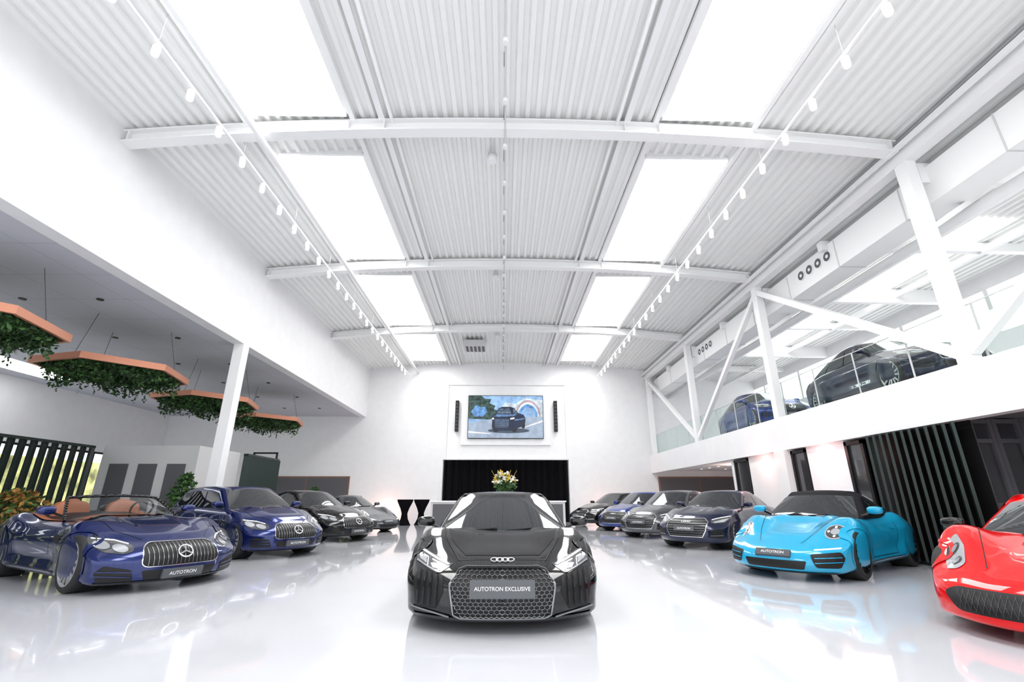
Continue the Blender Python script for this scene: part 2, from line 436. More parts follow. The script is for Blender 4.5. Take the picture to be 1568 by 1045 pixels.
    if fr=='super':
        hexg=[(-.33,.525),(.33,.525),(.40,.505),(.475,.40),(.43,.165),(.37,.145),(-.37,.145),(-.43,.165),(-.475,.40),(-.40,.505)]
        patch(fp,hexg,M['black'],.003)
        ribbon(fp,hexg,.014,M['mesh'],.014,closed=True)
        s=.024; rows=int(.5/(s*1.2))+2
        for j in range(-2,rows+2):
            for i in range(-17,18):
                cx=(i+(.5 if j%2 else 0))*s*math.sqrt(3)*1.12; cz=.14+j*s*1.2
                if not inpoly((cx,cz),hexg): continue
                hp=[(cx+s*1.12*math.sin(k*math.pi/3),cz+s*.8*math.cos(k*math.pi/3)) for k in range(6)]
                ok=[inpoly(h,hexg) for h in hp]
                for k in range(6):
                    if ok[k] and ok[(k+1)%6] : 
                        a=fp(*hp[k],.008); c=fp(*hp[(k+1)%6],.008)
                        if a and c: det.beam(a,c,.0055,.006,M['mesh'],up=Vector((1,0,0)))
        hl=[(.47,.545),(.62,.585),(.83,.655),(.90,.62),(.86,.545),(.62,.475),(.57,.485)]
        fpatch2(hl,M['lensd'],.004,.025)
        fpatch2([(.50,.541),(.62,.574),(.82,.636),(.83,.624),(.62,.561),(.52,.534)],M['led'],.010,.02)
        fpatch2([(.61,.505),(.66,.508),(.70,.54),(.64,.54)],M['lens'],.008,.02)
        fpatch2([(.74,.535),(.83,.562),(.85,.60),(.76,.58)],M['lens'],.008,.02)
        for sg in (1,-1):
            ribbon(fp,[(sg*.59,.495),(sg*.63,.548),(sg*.69,.563)],.007,M['led'],.013)
            ribbon(fp,[(sg*.72,.52),(sg*.74,.575),(sg*.80,.59)],.007,M['led'],.013)
            ribbon(fp,[(sg*.60,.482),(sg*.86,.552)],.010,M['chrome'],.011)
        vent=[(.545,.46),(.80,.50),(.84,.42),(.80,.20),(.60,.20),(.53,.34)]
        fpatch2(vent,M['black'],.004)
        for sg in (1,-1):
            for q in (.60,.66,.72,.78): ribbon(fp,[(sg*q,.225),(sg*(q-.01),.45+.2*(q-.55))],.014,M['gloss'],.02)
            ribbon(fp,[(sg*.47,.15),(sg*.62,.175),(sg*.84,.20)],.012,M['mesh'],.014)
            ribbon(tp,[(hx-.34,sg*.42),(hx-.8,sg*.60),(hx-1.35,sg*.70)],.008,M['black'],.006)
        patch(tp,[(hx-.42,-.36),(hx-.38,0),(hx-.42,.36),(hx-.8,.55),(hx-1.28,.64),(hx-1.2,0),(hx-1.28,-.64),(hx-.8,-.55)],M['carbon'],.003,.05)
        ribbon(tp,[(hx-.34,-.42),(hx-.30,0),(hx-.34,.42)],.007,M['black'],.005)
        patch(fp,[(-.80,.115),(.80,.115),(.84,.15),(-.84,.15)],M['gloss'],.012)
        logo=('rings',.572); plz=.37
        ribbon(fp,[(-.46,.415),(-.40,.50),(-.33,.52),(.33,.52),(.40,.50),(.46,.415)],.010,M['gloss'],.02)
    elif fr=='merc':
        g=[(-.36,.60),(.36,.60),(.45,.54),(.48,.37),(.43,.32),(-.43,.32),(-.48,.37),(-.45,.54)]
        g=[(a*sc,z+dz*.9) for a,z in g]
        patch(fp,g,M['black'],.003,rnd=.05); ribbon(fp,rpoly(g,.05),.009,M['chrome'],.010,closed=True)
        for i in range(-8,9):
            x=i*.051*sc
            zt=.585 if abs(i)<7 else .54
            ribbon(fp,[(x,.335+dz*.9),(x,zt+dz*.9)],.006,M['mesh'],.016)
        fpatch2([(a*sc,z+dz) for a,z in [(.56,.30),(.80,.36),(.86,.28),(.82,.17),(.52,.17)]],M['black'],.004,rnd=.02)
        patch(fp,[(a*sc,z+dz*.9) for a,z in [(-.46,.28),(.46,.28),(.42,.17),(-.42,.17)]],M['black'],.004,rnd=.02)
        for sg in (1,-1):
            for q in (.22,.27): ribbon(fp,[(sg*.55*sc,q+dz),(sg*.84*sc,q+.025+dz)],.012,pm,.014)
        hl=[(a*sc,z+dz) for a,z in [(.52,.575),(.60,.625),(.74,.675),(.87,.685),(.885,.60),(.80,.51),(.64,.48),(.54,.51)]]
        fpatch2(hl,M['lensd'],.004,.025,rnd=.03)
        for cx,cz,rx,rz in ((.645,.545,.065,.045),(.78,.59,.07,.05)):
            fpatch2([((cx+rx*math.cos(t*math.pi/8))*sc,cz+dz+rz*math.sin(t*math.pi/8)) for t in range(16)],M['lens'],.008,.02)
        for sg in (1,-1): ribbon(fp,[(sg*.55*sc,.59+dz),(sg*.65*sc,.637+dz),(sg*.84*sc,.665+dz)],.012,M['led'],.010)
        logo=('star',.465+dz*.9); plz=.23+dz
        patch(fp,[(-.82*sc,.125+dz*.3),(.82*sc,.125+dz*.3),(.84*sc,.155+dz*.3),(-.84*sc,.155+dz*.3)],M['gloss'],.01)
    elif fr=='audi':
        g=[(-.40,.64),(.40,.64),(.52,.56),(.50,.38),(.42,.24),(-.42,.24),(-.50,.38),(-.52,.56)]
        g=[(a*sc,z+dz*.8) for a,z in g]
        patch(fp,g,M['black'],.003); ribbon(fp,g,.014,M['chrome'],.010,closed=True)
        for i in range(7): 
            z=.28+i*.05; ww=ip([(.24,.40),(.38,.48),(.56,.50),(.64,.38)],z)
            ribbon(fp,[(-ww*sc,z+dz*.8),(ww*sc,z+dz*.8)],.008,M['mesh'],.012)
        fpatch2([(a*sc,z+dz) for a,z in [(.60,.38),(.82,.42),(.86,.30),(.80,.20),(.56,.22)]],M['black'],.004)
        hl=[(a*sc,z+dz) for a,z in [(.545,.60),(.70,.655),(.88,.69),(.90,.62),(.82,.54),(.66,.52),(.58,.53)]]
        fpatch2(hl,M['lensd'],.004,.025)
        fpatch2([(a*sc,z+dz) for a,z in [(.60,.55),(.78,.615),(.87,.635),(.81,.555),(.66,.53)]],M['lens'],.007,.025)
        for sg in (1,-1):
            ribbon(fp,[(sg*.56*sc,.60+dz),(sg*.70*sc,.645+dz),(sg*.87*sc,.68+dz)],.012,M['led'],.010)
            ribbon(fp,[(sg*.58*sc,.26+dz),(sg*.82*sc,.27+dz)],.012,M['chrome'],.014)
        logo=('rings',.565+dz*.8); plz=.40+dz
    elif fr=='porsche':
        for sg in (1,-1):
            c=(sg*.66,.66)
            def disc(cx,cz,rx,rz,m,off,n=24): patch(fp,[(cx+rx*math.cos(t*2*math.pi/n),cz+rz*math.sin(t*2*math.pi/n)) for t in range(n)],m,off,.02)
            disc(c[0],c[1],.115,.10,M['lens'],.004); disc(c[0],c[1],.098,.083,M['lensd'],.007)
            disc(c[0],c[1],.048,.043,M['lens'],.012,16)
            for q in ((.068,.0),(-.068,0),(0,.06),(0,-.06)): disc(c[0]+q[0],c[1]+q[1],.014,.014,M['led'],.012,8)
        fpatch2([(.48,.37),(.80,.41),(.83,.33),(.78,.20),(.54,.20)],M['black'],.004,rnd=.03)
        patch(fp,[(-.44,.28),(.44,.28),(.40,.17),(-.40,.17)],M['black'],.004,rnd=.02)
        for sg in (1,-1):
            ribbon(fp,[(sg*.52,.425),(sg*.79,.455)],.016,M['led'],.006)
            for q in (.26,.32): ribbon(fp,[(sg*.53,q),(sg*.80,q+.02)],.010,pm,.012)
            ribbon(tp,[(hx-.35,sg*.30),(hx-.7,sg*.42),(hx-1.35,sg*.58)],.007,M['black'],.005)
        ribbon(fp,[(-.80,.13),(.80,.13)],.02,M['black'],.012)
        plz=.36
    elif fr=='ferrari':
        patch(fp,[(-.62,.38),(.62,.38),(.74,.32),(.62,.19),(-.62,.19),(-.74,.32)],M['black'],.004,rnd=.05)
        for i in range(-13,14):
            ribbon(fp,[(i*.045-.02,.205),(i*.045+.03,.36)],.004,M['dmesh'],.008); ribbon(fp,[(i*.045+.03,.205),(i*.045-.02,.36)],.004,M['dmesh'],.008)
        for sg in (1,-1):
            poly=[(hx-.46,sg*.64),(hx-.52,sg*.73),(hx-.76,sg*.80),(hx-1.0,sg*.79),(hx-1.01,sg*.73),(hx-.78,sg*.63),(hx-.54,sg*.59)]
            patch(tp,poly,M['lens'],.005,.03,.04)
            for k,q in enumerate(((hx-.62,.67),(hx-.82,.72))):
                patch(tp,[(q[0]+.06*math.cos(t*math.pi/8),sg*q[1]+.04*math.sin(t*math.pi/8)) for t in range(16)],M['lensd'],.009,.02)
                patch(tp,[(q[0]+.04*math.cos(t*math.pi/8),sg*q[1]+.028*math.sin(t*math.pi/8)) for t in range(16)],M['chrome'],.012,.02)
            ribbon(tp,[(hx-.45,sg*.42),(hx-.8,sg*.50),(hx-1.3,sg*.62)],.007,M['black'],.005)
        plate=False; plz=.3
    if fr in('merc','audi'):
        for sg in (1,-1):
            ribbon(tp,[(hx-.38,sg*.40),(hx-.7,sg*.62),(hx-1.35,sg*.70)],.007,M['black'],.005)
    g=P['gh']; dx0=hx-g['xwb']-.05
    for sg in (1,-1):
        S=sp(sg); zt=ip(P['zf'],g['xwb'])-.07
        doors=[(dx0-.05,dx0-1.35)] if P['win']!='sedan' else [(dx0-.0,dx0-1.05),(dx0-1.05,dx0-2.0)]
        for a,c in doors:
            ribbon(S,[(a,zt),(a+.03,.5),(a-.05,.27),(c+.05,.27),(c,.45),(c-.04,zt)],.008,M['black'],.003)
            ribbon(S,[(c+.08,zt-.10),(c+.27,zt-.09)],.022,pm,.018)
        ribbon(S,[(xf-R*1.25,.20),(xr+R*1.25,.20)],.05,M['black'],.006)
        if fr=='super':
            patch(S,[(xr+.75,.70),(xr+.48,.74),(xr+.50,.42),(xr+.62,.40)],M['black'],.005)
        if fr=='merc' and P['win']=='open': patch(S,[(xf-.46,.66),(xf-.75,.68),(xf-.68,.58),(xf-.48,.58)],M['black'],.005)
    def frame_at(z):
        p=fp(0,z,.0); a=fp(0,z+.02,0); b2=fp(0,z-.02,0)
        up=(a-b2).normalized(); return p, Vector((0,1,0)).cross(up).normalized()*1, up
    if logo:
        p,nr,up=frame_at(logo[1])
        if nr.x<0: nr=-nr
        if logo[0]=='rings':
            for i in range(4): det.torus(p+nr*.012+Vector((0,(i-1.5)*.052,0)),.034,.0055,M['chrome'],nr)
        else:
            det.torus(p+nr*.03,.088,.010,M['chrome'],nr)
            for k in range(3):
                t=math.pi/2+k*2*math.pi/3
                det.beam(p+nr*.03,p+nr*.03+Vector((0,1,0))*.085*math.cos(t)+up*.085*math.sin(t),.02,.01,M['chrome'],up=nr)
    if plate:
        p,nr,up=frame_at(plz)
        if nr.x<0: nr=-nr
        c=p+nr*.024; pw,ph=(.29,.075) if text else (.25,.055)
        vs8=[c+Vector((0,1,0))*sy*pw+up*sz*ph+nr*sn for sn in (-.03,.006) for sy,sz in ((-1,-1),(1,-1),(1,1),(-1,1))]
        det.add(vs8,[(0,3,2,1),(4,5,6,7),(0,1,5,4),(1,2,6,5),(2,3,7,6),(3,0,4,7)],M['plate'],False)
        cu=bpy.data.curves.new('plate_text','FONT'); cu.body='AUTOTRON EXCLUSIVE' if text else 'AUTOTRON'; cu.size=.046 if text else .06
        cu.align_x='CENTER'; cu.align_y='CENTER'; cu.extrude=.0008; cu.materials.append(M['plw'])
        to=bpy.data.objects.new('plate_text',cu); COL.objects.link(to); to.parent=root
        yv=Vector((0,1,0)); mm=Matrix((yv,up,nr)).transposed().to_4x4(); mm.translation=c+nr*.008
        to.matrix_local=mm
    # ---- greenhouse
    Hg=H-g['z0']; ghx=(g['xrb']-g['xwb'])/2
    def gp(a,b,c):
        gh=Hg/2
        p=rbox(Vector((a*ghx,b*g['wb'],c*gh)),(ghx,g['wb'],gh),min(g['r'],gh*.5))
        t=max(0.0,min(1.0,(p.z+gh)/(2*gh))); s=abs(p.y)/g['wb']; sf=max(0.0,min(1.0,(p.x+ghx)/(2*ghx)))
        dw=g['xwb']+(g['xwt']-g['xwb'])*t**g['pw']; dr=g['xrb']+(g['xrt']-g['xrb'])*t**g['pr']
        d=lerp(dr,dw,sf)+g['bow']*s*s*sst(.55,1,sf)-g['bow']*.7*s*s*sst(.55,1,1-sf)
        y=p.y*lerp(1,g['wr']/g['wb'],t**1.15)
        y*=1-.10*sst(.4,1,1-sf)
        z=g['z0']+t*Hg-.035*t*s*s-.05*t*((sf-.55)/.5)**2
        return Vector((hx-d,y,z))
    def gface(face,poly,m,off=.010,step=.07,rnd=.06):
        if rnd: poly=rpoly(poly,rnd)
        v2,f2=fill2d(poly,step); vv=[]
        cen=gp(0,0,-.3)
        for u,v in v2:
            fn={'f':lambda u,v:gp(1,u,v),'r':lambda u,v:gp(-1,u,v),'l':lambda u,v:gp(u,1,v),'s':lambda u,v:gp(u,-1,v)}[face]
            p=fn(u,v); du=fn(u+.01,v)-p; dv=fn(u,v+.01)-p; n=du.cross(dv)
            if n.length<1e-12: n=Vector((0,0,1))
            n.normalize()
            if n.dot(p-cen)<0: n=-n
            vv.append(p+n*off)
        det.add(vv,f2,m)
    if P['win']!='open':
        vs,fs=cube_grid(gp,56,34,20); gb=MB(); gb.add(vs,fs,roofm or pm); gb.build('cabin',root)
        gface('f',[(-.93,-.95),(.93,-.95),(.90,.80),(-.90,.80)],M['glass'],rnd=.05)
        gface('r',[(-.85,-.6),(.85,-.6),(.80,.80),(-.80,.80)],M['glass'])
        for sd in 'ls':
            if P['win']=='super':
                gface(sd,[(.92,-.75),(.78,.58),(.1,.64),(-.35,.35),(-.42,-.55)],M['glass'])
            elif P['win']=='coupe':
                gface(sd,[(.92,-.65),(.83,.60),(.08,.62),(.05,-.65)],M['glass'])
                gface(sd,[(.02,-.65),(.05,.62),(-.55,.52),(-.80,-.3),(-.6,-.6)],M['glass'])
            else:
                gface(sd,[(.92,-.65),(.85,.60),(.30,.62),(.27,-.65)],M['glass'])
                gface(sd,[(.23,-.65),(.26,.62),(-.36,.62),(-.36,-.65)],M['glass'])
                gface(sd,[(-.41,-.60),(-.41,.62),(-.78,.52),(-.84,-.45)],M['glass'])
        for q in (.05,-.5):
            a=gp(1,q,-.72); c=gp(1,q+.42,-.62)
            if (a-c).length>1e-3: det.beam(a+Vector((.02,0,.012)),c+Vector((.02,0,.012)),.012,.010,M['black'])
    else:
        gface('f',[(-.97,-.98),(.97,-.98),(.95,.9),(-.95,.9)],M['cglass'],0,.08,.05)
        fr3=[gp(1,-.97,-1+.19*i) for i in range(11)]+[gp(1,-.9+.18*i,.9) for i in range(11)]+[gp(1,.97,.9-.19*i) for i in range(11)]
        for i in range(len(fr3)-1):
            if (fr3[i]-fr3[i+1]).length>1e-4: det.cyl(fr3[i],fr3[i+1],.022,.022,M['gloss'],8)
        ck=[(hx-2.02,-.60),(hx-2.02,.60),(hx-2.6,.68),(hx-3.25,.66),(hx-3.4,0.3),(hx-3.4,-.3),(hx-3.25,-.66),(hx-2.6,-.68)]
        patch(tp,ck,M['black'],.006,rnd=.1)
        patch(tp,[(hx-1.75,-.55),(hx-1.75,.55),(hx-2.05,.66),(hx-2.05,-.66)],M['tan'],.02,rnd=.05)
        for sg in (1,-1):
            mt=Matrix.Rotation(math.radians(-12),3,'Y')
            det.ell((hx-3.02,sg*.36,.91),(.09,.25,.20),M['tan'],20,14,mt,.6)
            det.ell((hx-3.08,sg*.36,1.05),(.06,.12,.09),M['tan'],16,12,mt,.7)
            det.ell((hx-3.35,sg*.36,.97),(.16,.22,.08),M['gloss'],16,10,None,.8)
            ribbon(tp,[(hx-2.1,sg*.70),(hx-3.3,sg*.70)],.09,M['tan'],.012)
        det.torus((hx-2.35,.36,.98),.16,.016,M['black'],(-1,0,.5))
    for sg in (1,-1):
        mx=hx-g['xwb']-.42; my=hy*.965; mz=g['z0']+.17*(1 if H<1.5 else 1.2)
        det.ell((mx,sg*(my+.02),mz),(.07,.11,.06),mirm or pm,16,10,None,.7)
        det.add([(mx-.065,sg*(my-.07),mz-.045),(mx-.065,sg*(my+.11),mz-.045),(mx-.065,sg*(my+.11),mz+.045),(mx-.065,sg*(my-.07),mz+.045)],[(0,1,2,3)],M['chrome'])
        det.beam((mx+.02,sg*(my-.2),mz-.10),(mx,sg*(my-.02),mz-.02),.05,.03,M['gloss'])
    for sg in (1,-1):
        yy=sg*.68*sc
        def rp(y,z,off=.004):
            r=bvh.ray_cast(Vector((-6,y,z)),Vector((1,0,0)))
            return None if r[0] is None else r[0]-Vector((off,0,0))
        patch(rp,[(yy-.18,.68),(yy+.18,.68),(yy+.18,.80),(yy-.18,.80)],M['redl'],.006)
    det.build('trim_and_lamps',root)
    return root

PB=paint('paint_black',(0.003,0.003,0.0035),0,.1,.1)
PNB=paint('paint_dark_blue',(0.005,0.015,0.11),.55,.25)
PBL=paint('paint_royal_blue',(0.010,0.035,0.22),.5,.28)
PDB=paint('paint_midnight',(0.006,0.010,0.04),.4,.28)
PGR=paint('paint_grey',(0.08,0.085,0.095),.6,.3)
PCY=paint('paint_cyan',(0.008,0.34,0.58),.0,.3)
PRD=paint('paint_red',(0.64,0.002,0.003),.0,.3,.02)
SOFT=mat('soft_top_fabric',(0.012,0.012,0.014),.85,bump=.2,nscale=200,spec=.2)

def hd(x,y): return math.atan2(y,x)
make_car('sports_car',SUPER,PB,(0,6.80,0),hd(0,-1),text=True)
make_car('convertible_car',ROAD,PNB,(-6.28,8.15,0),hd(.86,-.51))
make_car('estate_car',ESTATE,PNB,(-6.15,11.75,0),hd(.82,-.57))
make_car('coupe_car',COUPE,PB,(-6.0,15.5,0),hd(.82,-.57))
make_car('sports_car',P911,PGR,(-5.95,19.4,0),hd(.82,-.57))
make_car('convertible_car',P911,PCY,(5.85,8.9,0),hd(-.8,-.6),roofm=SOFT)
make_car('sports_car',FERR,PRD,(6.20,5.15,0),hd(-.86,-.51),mirm=M['gloss'])
make_car('coupe_car',AUDI,PDB,(6.05,13.5,0),hd(-.72,-.69))
make_car('hatchback_car',AUDIW,PGR,(5.85,16.75,0),hd(-.72,-.69))
make_car('hatchback_car',AUDIW,PBL,(5.75,20.0,0),hd(-.72,-.69))
make_car('hatchback_car',AUDIW,PB,(5.25,22.9,0),hd(-.85,-.52))
ZM=3.3
make_car('suv_car',SUV,PDB,(9.45,10.9,ZM),hd(-.12,-1))
make_car('suv_car',SUV,PBL,(9.5,16.8,ZM),hd(-.12,-1))

# ------------------------------------------------------------------ room
XL,XR,YB=-7.4,7.8,25.0; XLL=-17.8; XRR=14.0; YF=-6.0
FZ=5.35
def zarc(x): return 7.72+.42*(1-((x-.2)/7.6)**2)
obox('floor',XLL-.3,XRR+.3,YF,YB+1.2,-.3,0,M['floor'])
b=MB(); T=.3
b.box(XLL,-3.15,YB,YB+T,0,8.6,M['white']); b.box(3.45,XRR,YB,YB+T,0,8.6,M['white']); b.box(-3.15,3.45,YB,YB+T,3.1,8.6,M['white'])
b.build('wall_back')
b=MB()
b.box(-3.27,-3.15,YB-.06,YB,0,3.22,M['white']); b.box(3.45,3.57,YB-.06,YB,0,3.22,M['white']); b.box(-3.15,3.45,YB-.06,YB,3.1,3.22,M['white'])
b.box(-3.15,-3.0,YB-.07,YB,3.22,7.1,M['white']); b.box(3.35,3.5,YB-.07,YB,3.22,7.1,M['white']); b.box(-3.15,3.5,YB-.07,YB,7.1,7.25,M['white'])
b.box(-2.25,2.5,YB-.10,YB,3.85,6.75,M['white']); 
b.build('trim_portal')
b=MB(); vs=[];fs=[]; n=220
for i in range(n+1):
    x=-3.15+6.6*i/n; y=YB+.75+.07*math.sin(x*16)+.03*math.sin(x*37)
    vs+=[(x,y,0),(x,y,3.3)]
for i in range(n): fs.append((2*i,2*i+2,2*i+3,2*i+1))
b.add(vs,fs,M['cloth']); b.build('curtain')
obox('wall_alcove',-3.5,3.8,YB+1.0,YB+1.2,0,3.6,M['black'])
obox('wall_left_upper',XL-.3,XL,YF,YB,FZ,8.1,M['white'])
obox('ceiling_side_hall',XLL,XL-.3,YF,YB,FZ,FZ+.2,M['greyceil'])
obox('trim_fascia_left',XL-.32,XL+.004,YF,YB,FZ-.03,FZ+.001,M['white'])
b=MB()
b.box(XLL-.3,XLL,YF,3,0,FZ,M['white']); b.box(XLL-.3,XLL,23,YB,0,FZ,M['white']); b.box(XLL-.3,XLL,3,23,3.1,FZ,M['white'])
b.build('wall_left')
b=MB()
for i in range(11): b.box(XLL-.15,XLL-.05,3+2*i-.04,3+2*i+.04,0,3.1,M['black'])
b.box(XLL-.15,XLL-.05,3,23,3.02,3.1,M['black']); b.build('window_1')
obox('hedge',XLL-5,XLL-4.2,-4,30,-.3,3.0,M['hedge'])
obox('ground_outside',XLL-12,XLL-.3,YF-10,34,-.35,-.31,M['lgrey'])
obox('skylight_11',-16.9,-15.6,10,17,FZ-.02,FZ+.05,M['sky2'])
b=MB()
for i in range(4):
    for j in range(7):
        x=-9-i*1.7; y=7+j*2.6
        b.cyl((x,y,FZ-.02),(x,y,FZ+.01),.07,.07,M['black'],14)
b.build('recessed_downlights')
b=MB(); b.box(XL-.27,XL-.0,12.6,12.9,0,FZ,M['steel']); b.build('column')
PER=.205; BY=[1.6,7.4,13.1,18.9]
def deck(mb,x0,x1,y0,y1,zf=zarc,dz=.26,m=None):
    k=math.floor(x0/PER)
    pts=[]
    while k*PER<x1+PER:
        o=k*PER
        for dx_,dd in ((0,0),(.075,0),(.105,.065),(.175,.065)):
            pts.append((o+dx_,dd))
        k+=1
    pts=[p for p in pts if x0<p[0]<x1]; pts=[(x0,0)]+pts+[(x1,0)]
    vs=[];fs=[]
    for px,dd in pts:
        z=zf(px)+dz+dd; vs+=[(px,y0,z),(px,y1,z)]
    for i in range(len(pts)-1): fs.append((2*i,2*i+1,2*i+3,2*i+2))
    mb.add(vs,fs,m or M['deck'],False)
b=MB(); S0,S1=3.1,4.95
deck(b,XL,-S1,YF,YB); deck(b,-S0,S0,YF,YB); deck(b,S1,XR+.2,YF,YB)
bays=[(-4.1,1.2),(2.4,7.15),(8.25,12.85),(13.95,18.65),(19.75,24.0)]
for sg in (-1,1):
    x0,x1=sorted((sg*S0,sg*S1)); prev=YF
    for (a,c) in bays:
        deck(b,x0,x1,prev,a); prev=c
    deck(b,x0,x1,prev,YB)
b.build('ceiling')
n=0
for sg in (-1,1):
    for (a,c) in bays:
        n+=1; b=MB(); x0,x1=sorted((sg*S0,sg*S1)); vs=[];fs=[]
        for i in range(9):
            t=i/8; x=lerp(x0,x1,t); z=zarc(x)+.50+.18*math.sin(math.pi*t); vs+=[(x,a,z),(x,c,z)]
        for i in range(8): fs.append((2*i,2*i+2,2*i+3,2*i+1))
        b.add(vs,fs,M['sky'])
        for x in (x0,x1): b.box(x-.03,x+.03,a,c,zarc(x)+.2,zarc(x)+.6,M['steel'])
        for y in (a,c): b.box(x0,x1,y-.03,y+.03,zarc((x0+x1)/2)+.2,zarc((x0+x1)/2)+.78,M['steel'])
        b.build('skylight_%d'%n)
obox('roof_slab',XL-.3,XR+.2,YF,YB+.3,9.2,9.3,M['white'])
for y in BY:
    b=MB(); N=24
    for (w,z0,z1) in ((.24,.0,.03),(.05,.03,.24),(.24,.24,.27)):
        vs=[];fs=[]
        for i in range(N+1):
            x=lerp(XL,XR,i/N); z=zarc(x)-.07
            vs+=[(x,y-w/2,z+z0),(x,y+w/2,z+z0),(x,y+w/2,z+z1),(x,y-w/2,z+z1)]
        for i in range(N):
            o=4*i
            for k in range(4): fs.append((o+k,o+(k+1)%4,o+4+(k+1)%4,o+4+k))
        b.add(vs,fs,M['steel'],False)
    for x in (XL+.1,-S1,-S0,-2.4,2.4,S0,S1,XR-.1): b.box(x-.012,x+.012,y-.11,y+.11,zarc(x)-.05,zarc(x)+.18,M['steel'])
    b.build('roof_beam')
b=MB()
for x in (-5.08,-4.98,5.0,3.02,-3.02): b.box(x-.05,x+.05,YF,YB,zarc(x)+.18,zarc(x)+.28,M['steel'])
for x in (-2.45,2.45): b.box(x-.06,x+.06,YF,YB,zarc(x)+.19,zarc(x)+.27,M['steel'])
for x in (-2.25,2.25): b.cyl((x,YF,zarc(x)+.17),(x,YB,zarc(x)+.17),.035,.035,M['steel'],10)
b.cyl((-4.75,YF,7.78),(-4.75,YB,7.78),.06,.06,M['steel'],12)
b.build('roof_purlins')
b=MB(); b.cyl((0,YF,8.02),(0,YB,8.02),.018,.018,M['lgrey'],8)
y=4.2
while y<24:
    b.cyl((0,y,7.92),(0,y,8.04),.05,.045,M['white'],12); b.cyl((-.02,y+.5,8.02),(-.02,y+.5,8.35),.01,.01,M['grey'],6); y+=1.15
b.build('sprinkler_pipe')
b=MB()
for y in (8.3,14.0,20.0): b.cyl((-.28,y,8.3),(-.28,y,8.12),.11,.09,M['white'],16)
b.build('smoke_detectors')
b=MB(); b.box(-1.9,-.9,20.6,21.6,7.95,8.25,M['lgrey'])
for q in range(5): b.box(-1.8+q*.19,-1.68+q*.19,20.7,21.5,7.94,7.951,M['grey'])
b.build('air_conditioning_cassette')
for sx in (-5.15,5.15):
    b=MB(); b.box(sx-.02,sx+.02,0,YB-.3,7.52,7.56,M['steel'])
    y=.4; k=0
    while y<24:
        if k%3==0: b.cyl((sx,y,7.54),(sx,y,zarc(sx)+.2),.005,.005,M['lgrey'],6)
        b.cyl((sx,y,7.53),(sx,y,7.46),.02,.02,M['steel'],8)
        d=Vector((.25 if sx<0 else -.25,-.25,-1)).normalized(); c=Vector((sx,y,7.44))
        b.cyl(c+d*.20,c-d*.02,.055,.055,M['steel'],16); b.cyl(c+d*.202,c+d*.201,.045,.045,M['led'],12)
        y+=.79; k+=1
    b.build('track_light_rail')
SB,ST=2.42,3.3
b=MB(); b.box(XR,XR+.25,YF,YB,SB,ST+.02,M['white']); b.box(XR+.25,XRR,YF,YB,SB+.12,ST,M['white']); b.build('mezzanine_slab')
b=MB(); X=XR+.14
for y in BY+[24.6]:
    b.box(XR+.03,XR+.25,y-.12,y+.12,ST+.02,7.42,M['steel'])
b.beam((X,13.1,7.3),(X,7.5,3.5),.16,.16,M['steel']); b.beam((X,13.1,7.3),(X,18.8,3.5),.14,.14,M['steel'])
b.beam((X,1.6,7.3),(X,7.3,3.5),.16,.16,M['steel']); b.beam((X,24.6,7.3),(X,19,3.5),.14,.14,M['steel'])
b.build('braced_columns')
b=MB(); b.box(XR+.02,XR+.27,YF,YB,7.42,7.80,M['steel']); b.box(XR+.04,XR+.3,YF,YB,7.84,7.87,M['grey'])
b.box(XR-.12,XR-.06,YF,YB,7.62,7.72,M['steel']); b.build('edge_beam')
b=MB(); b.box(XR+.45,XR+1.1,YF+.4,YB,6.55,7.3,M['steel'])
for y0 in (10.3,17.3):
    for k in range(4):
        c=Vector((XR+.449,y0+k*.36,7.0)); b.cyl(c,c-Vector((.02,0,0)),.15,.15,M['steel'],20)
        b.cyl(c-Vector((.02,0,0)),c-Vector((.022,0,0)),.125,.125,M['grey'],20); b.cyl(c-Vector((.022,0,0)),c-Vector((.03,0,0)),.05,.04,M['steel'],12)
for y in range(-4,25,2): b.box(XR+.44,XR+1.11,y-.015,y+.015,6.54,7.31,M['lgrey'])
b.build('ventilation_duct')
b=MB(); zz=lambda x: 7.5-.04*(x-XR)
deck(b,XR+.3,10.6,YF,YB,zf=zz,dz=.1); deck(b,12.2,XRR,YF,YB,zf=zz,dz=.1)
for a,c in ((YF,3),(8,9.2),(14,15.2),(20,YB)): deck(b,10.6,12.2,a,c,zf=zz,dz=.1)
b.build('ceiling_mezzanine')
for i,(a,c) in enumerate(((3,8),(9.2,14),(15.2,20))):  # glowing roof panels added to brighten the mezzanine
    obox('skylight_%d'%(12+i),10.6,12.2,a,c,7.62,7.66,M['sky2'])
b=MB()
for y in (-1.3,1.6,4.5,7.4,10.3,13.1,16,18.9,22): b.box(XR+.3,XRR,y-.08,y+.08,6.95 if y in BY else 7.15,7.4,M['steel'])
for x in (10.5,12.3): b.box(x-.06,x+.06,YF,YB,7.1,7.25,M['steel'])
for y in BY: b.beam((XR+.3,y,6.0),(XR+1.8,y,6.98),.1,.1,M['steel'])
b.cyl((9.2,YF,6.5),(9.2,YB,6.5),.12,.12,M['steel'],16)
b.build('mezzanine_roof_beams')
b=MB(); b.box(XRR,XRR+.3,YF,YB,0,5.6,M['white']); b.box(XRR,XRR+.3,YF,YB,6.9,8,M['white']); 
for y in range(-6,26,3): b.box(XRR,XRR+.15,y-.06,y+.06,5.6,6.9,M['steel'])
b.build('wall_right')
b=MB(); y=YF+.2
while y<YB-.6:
    x=XR+.31
    b.add([(x,y,ST),(x,y+1.42,ST),(x,y+1.42,ST+1.05),(x,y,ST+1.05)],[(0,1,2,3)],M['rail'],False)
    b.box(x-.008,x+.008,y+1.42,y+1.45,ST,ST+1.05,M['lgrey']); y+=1.45
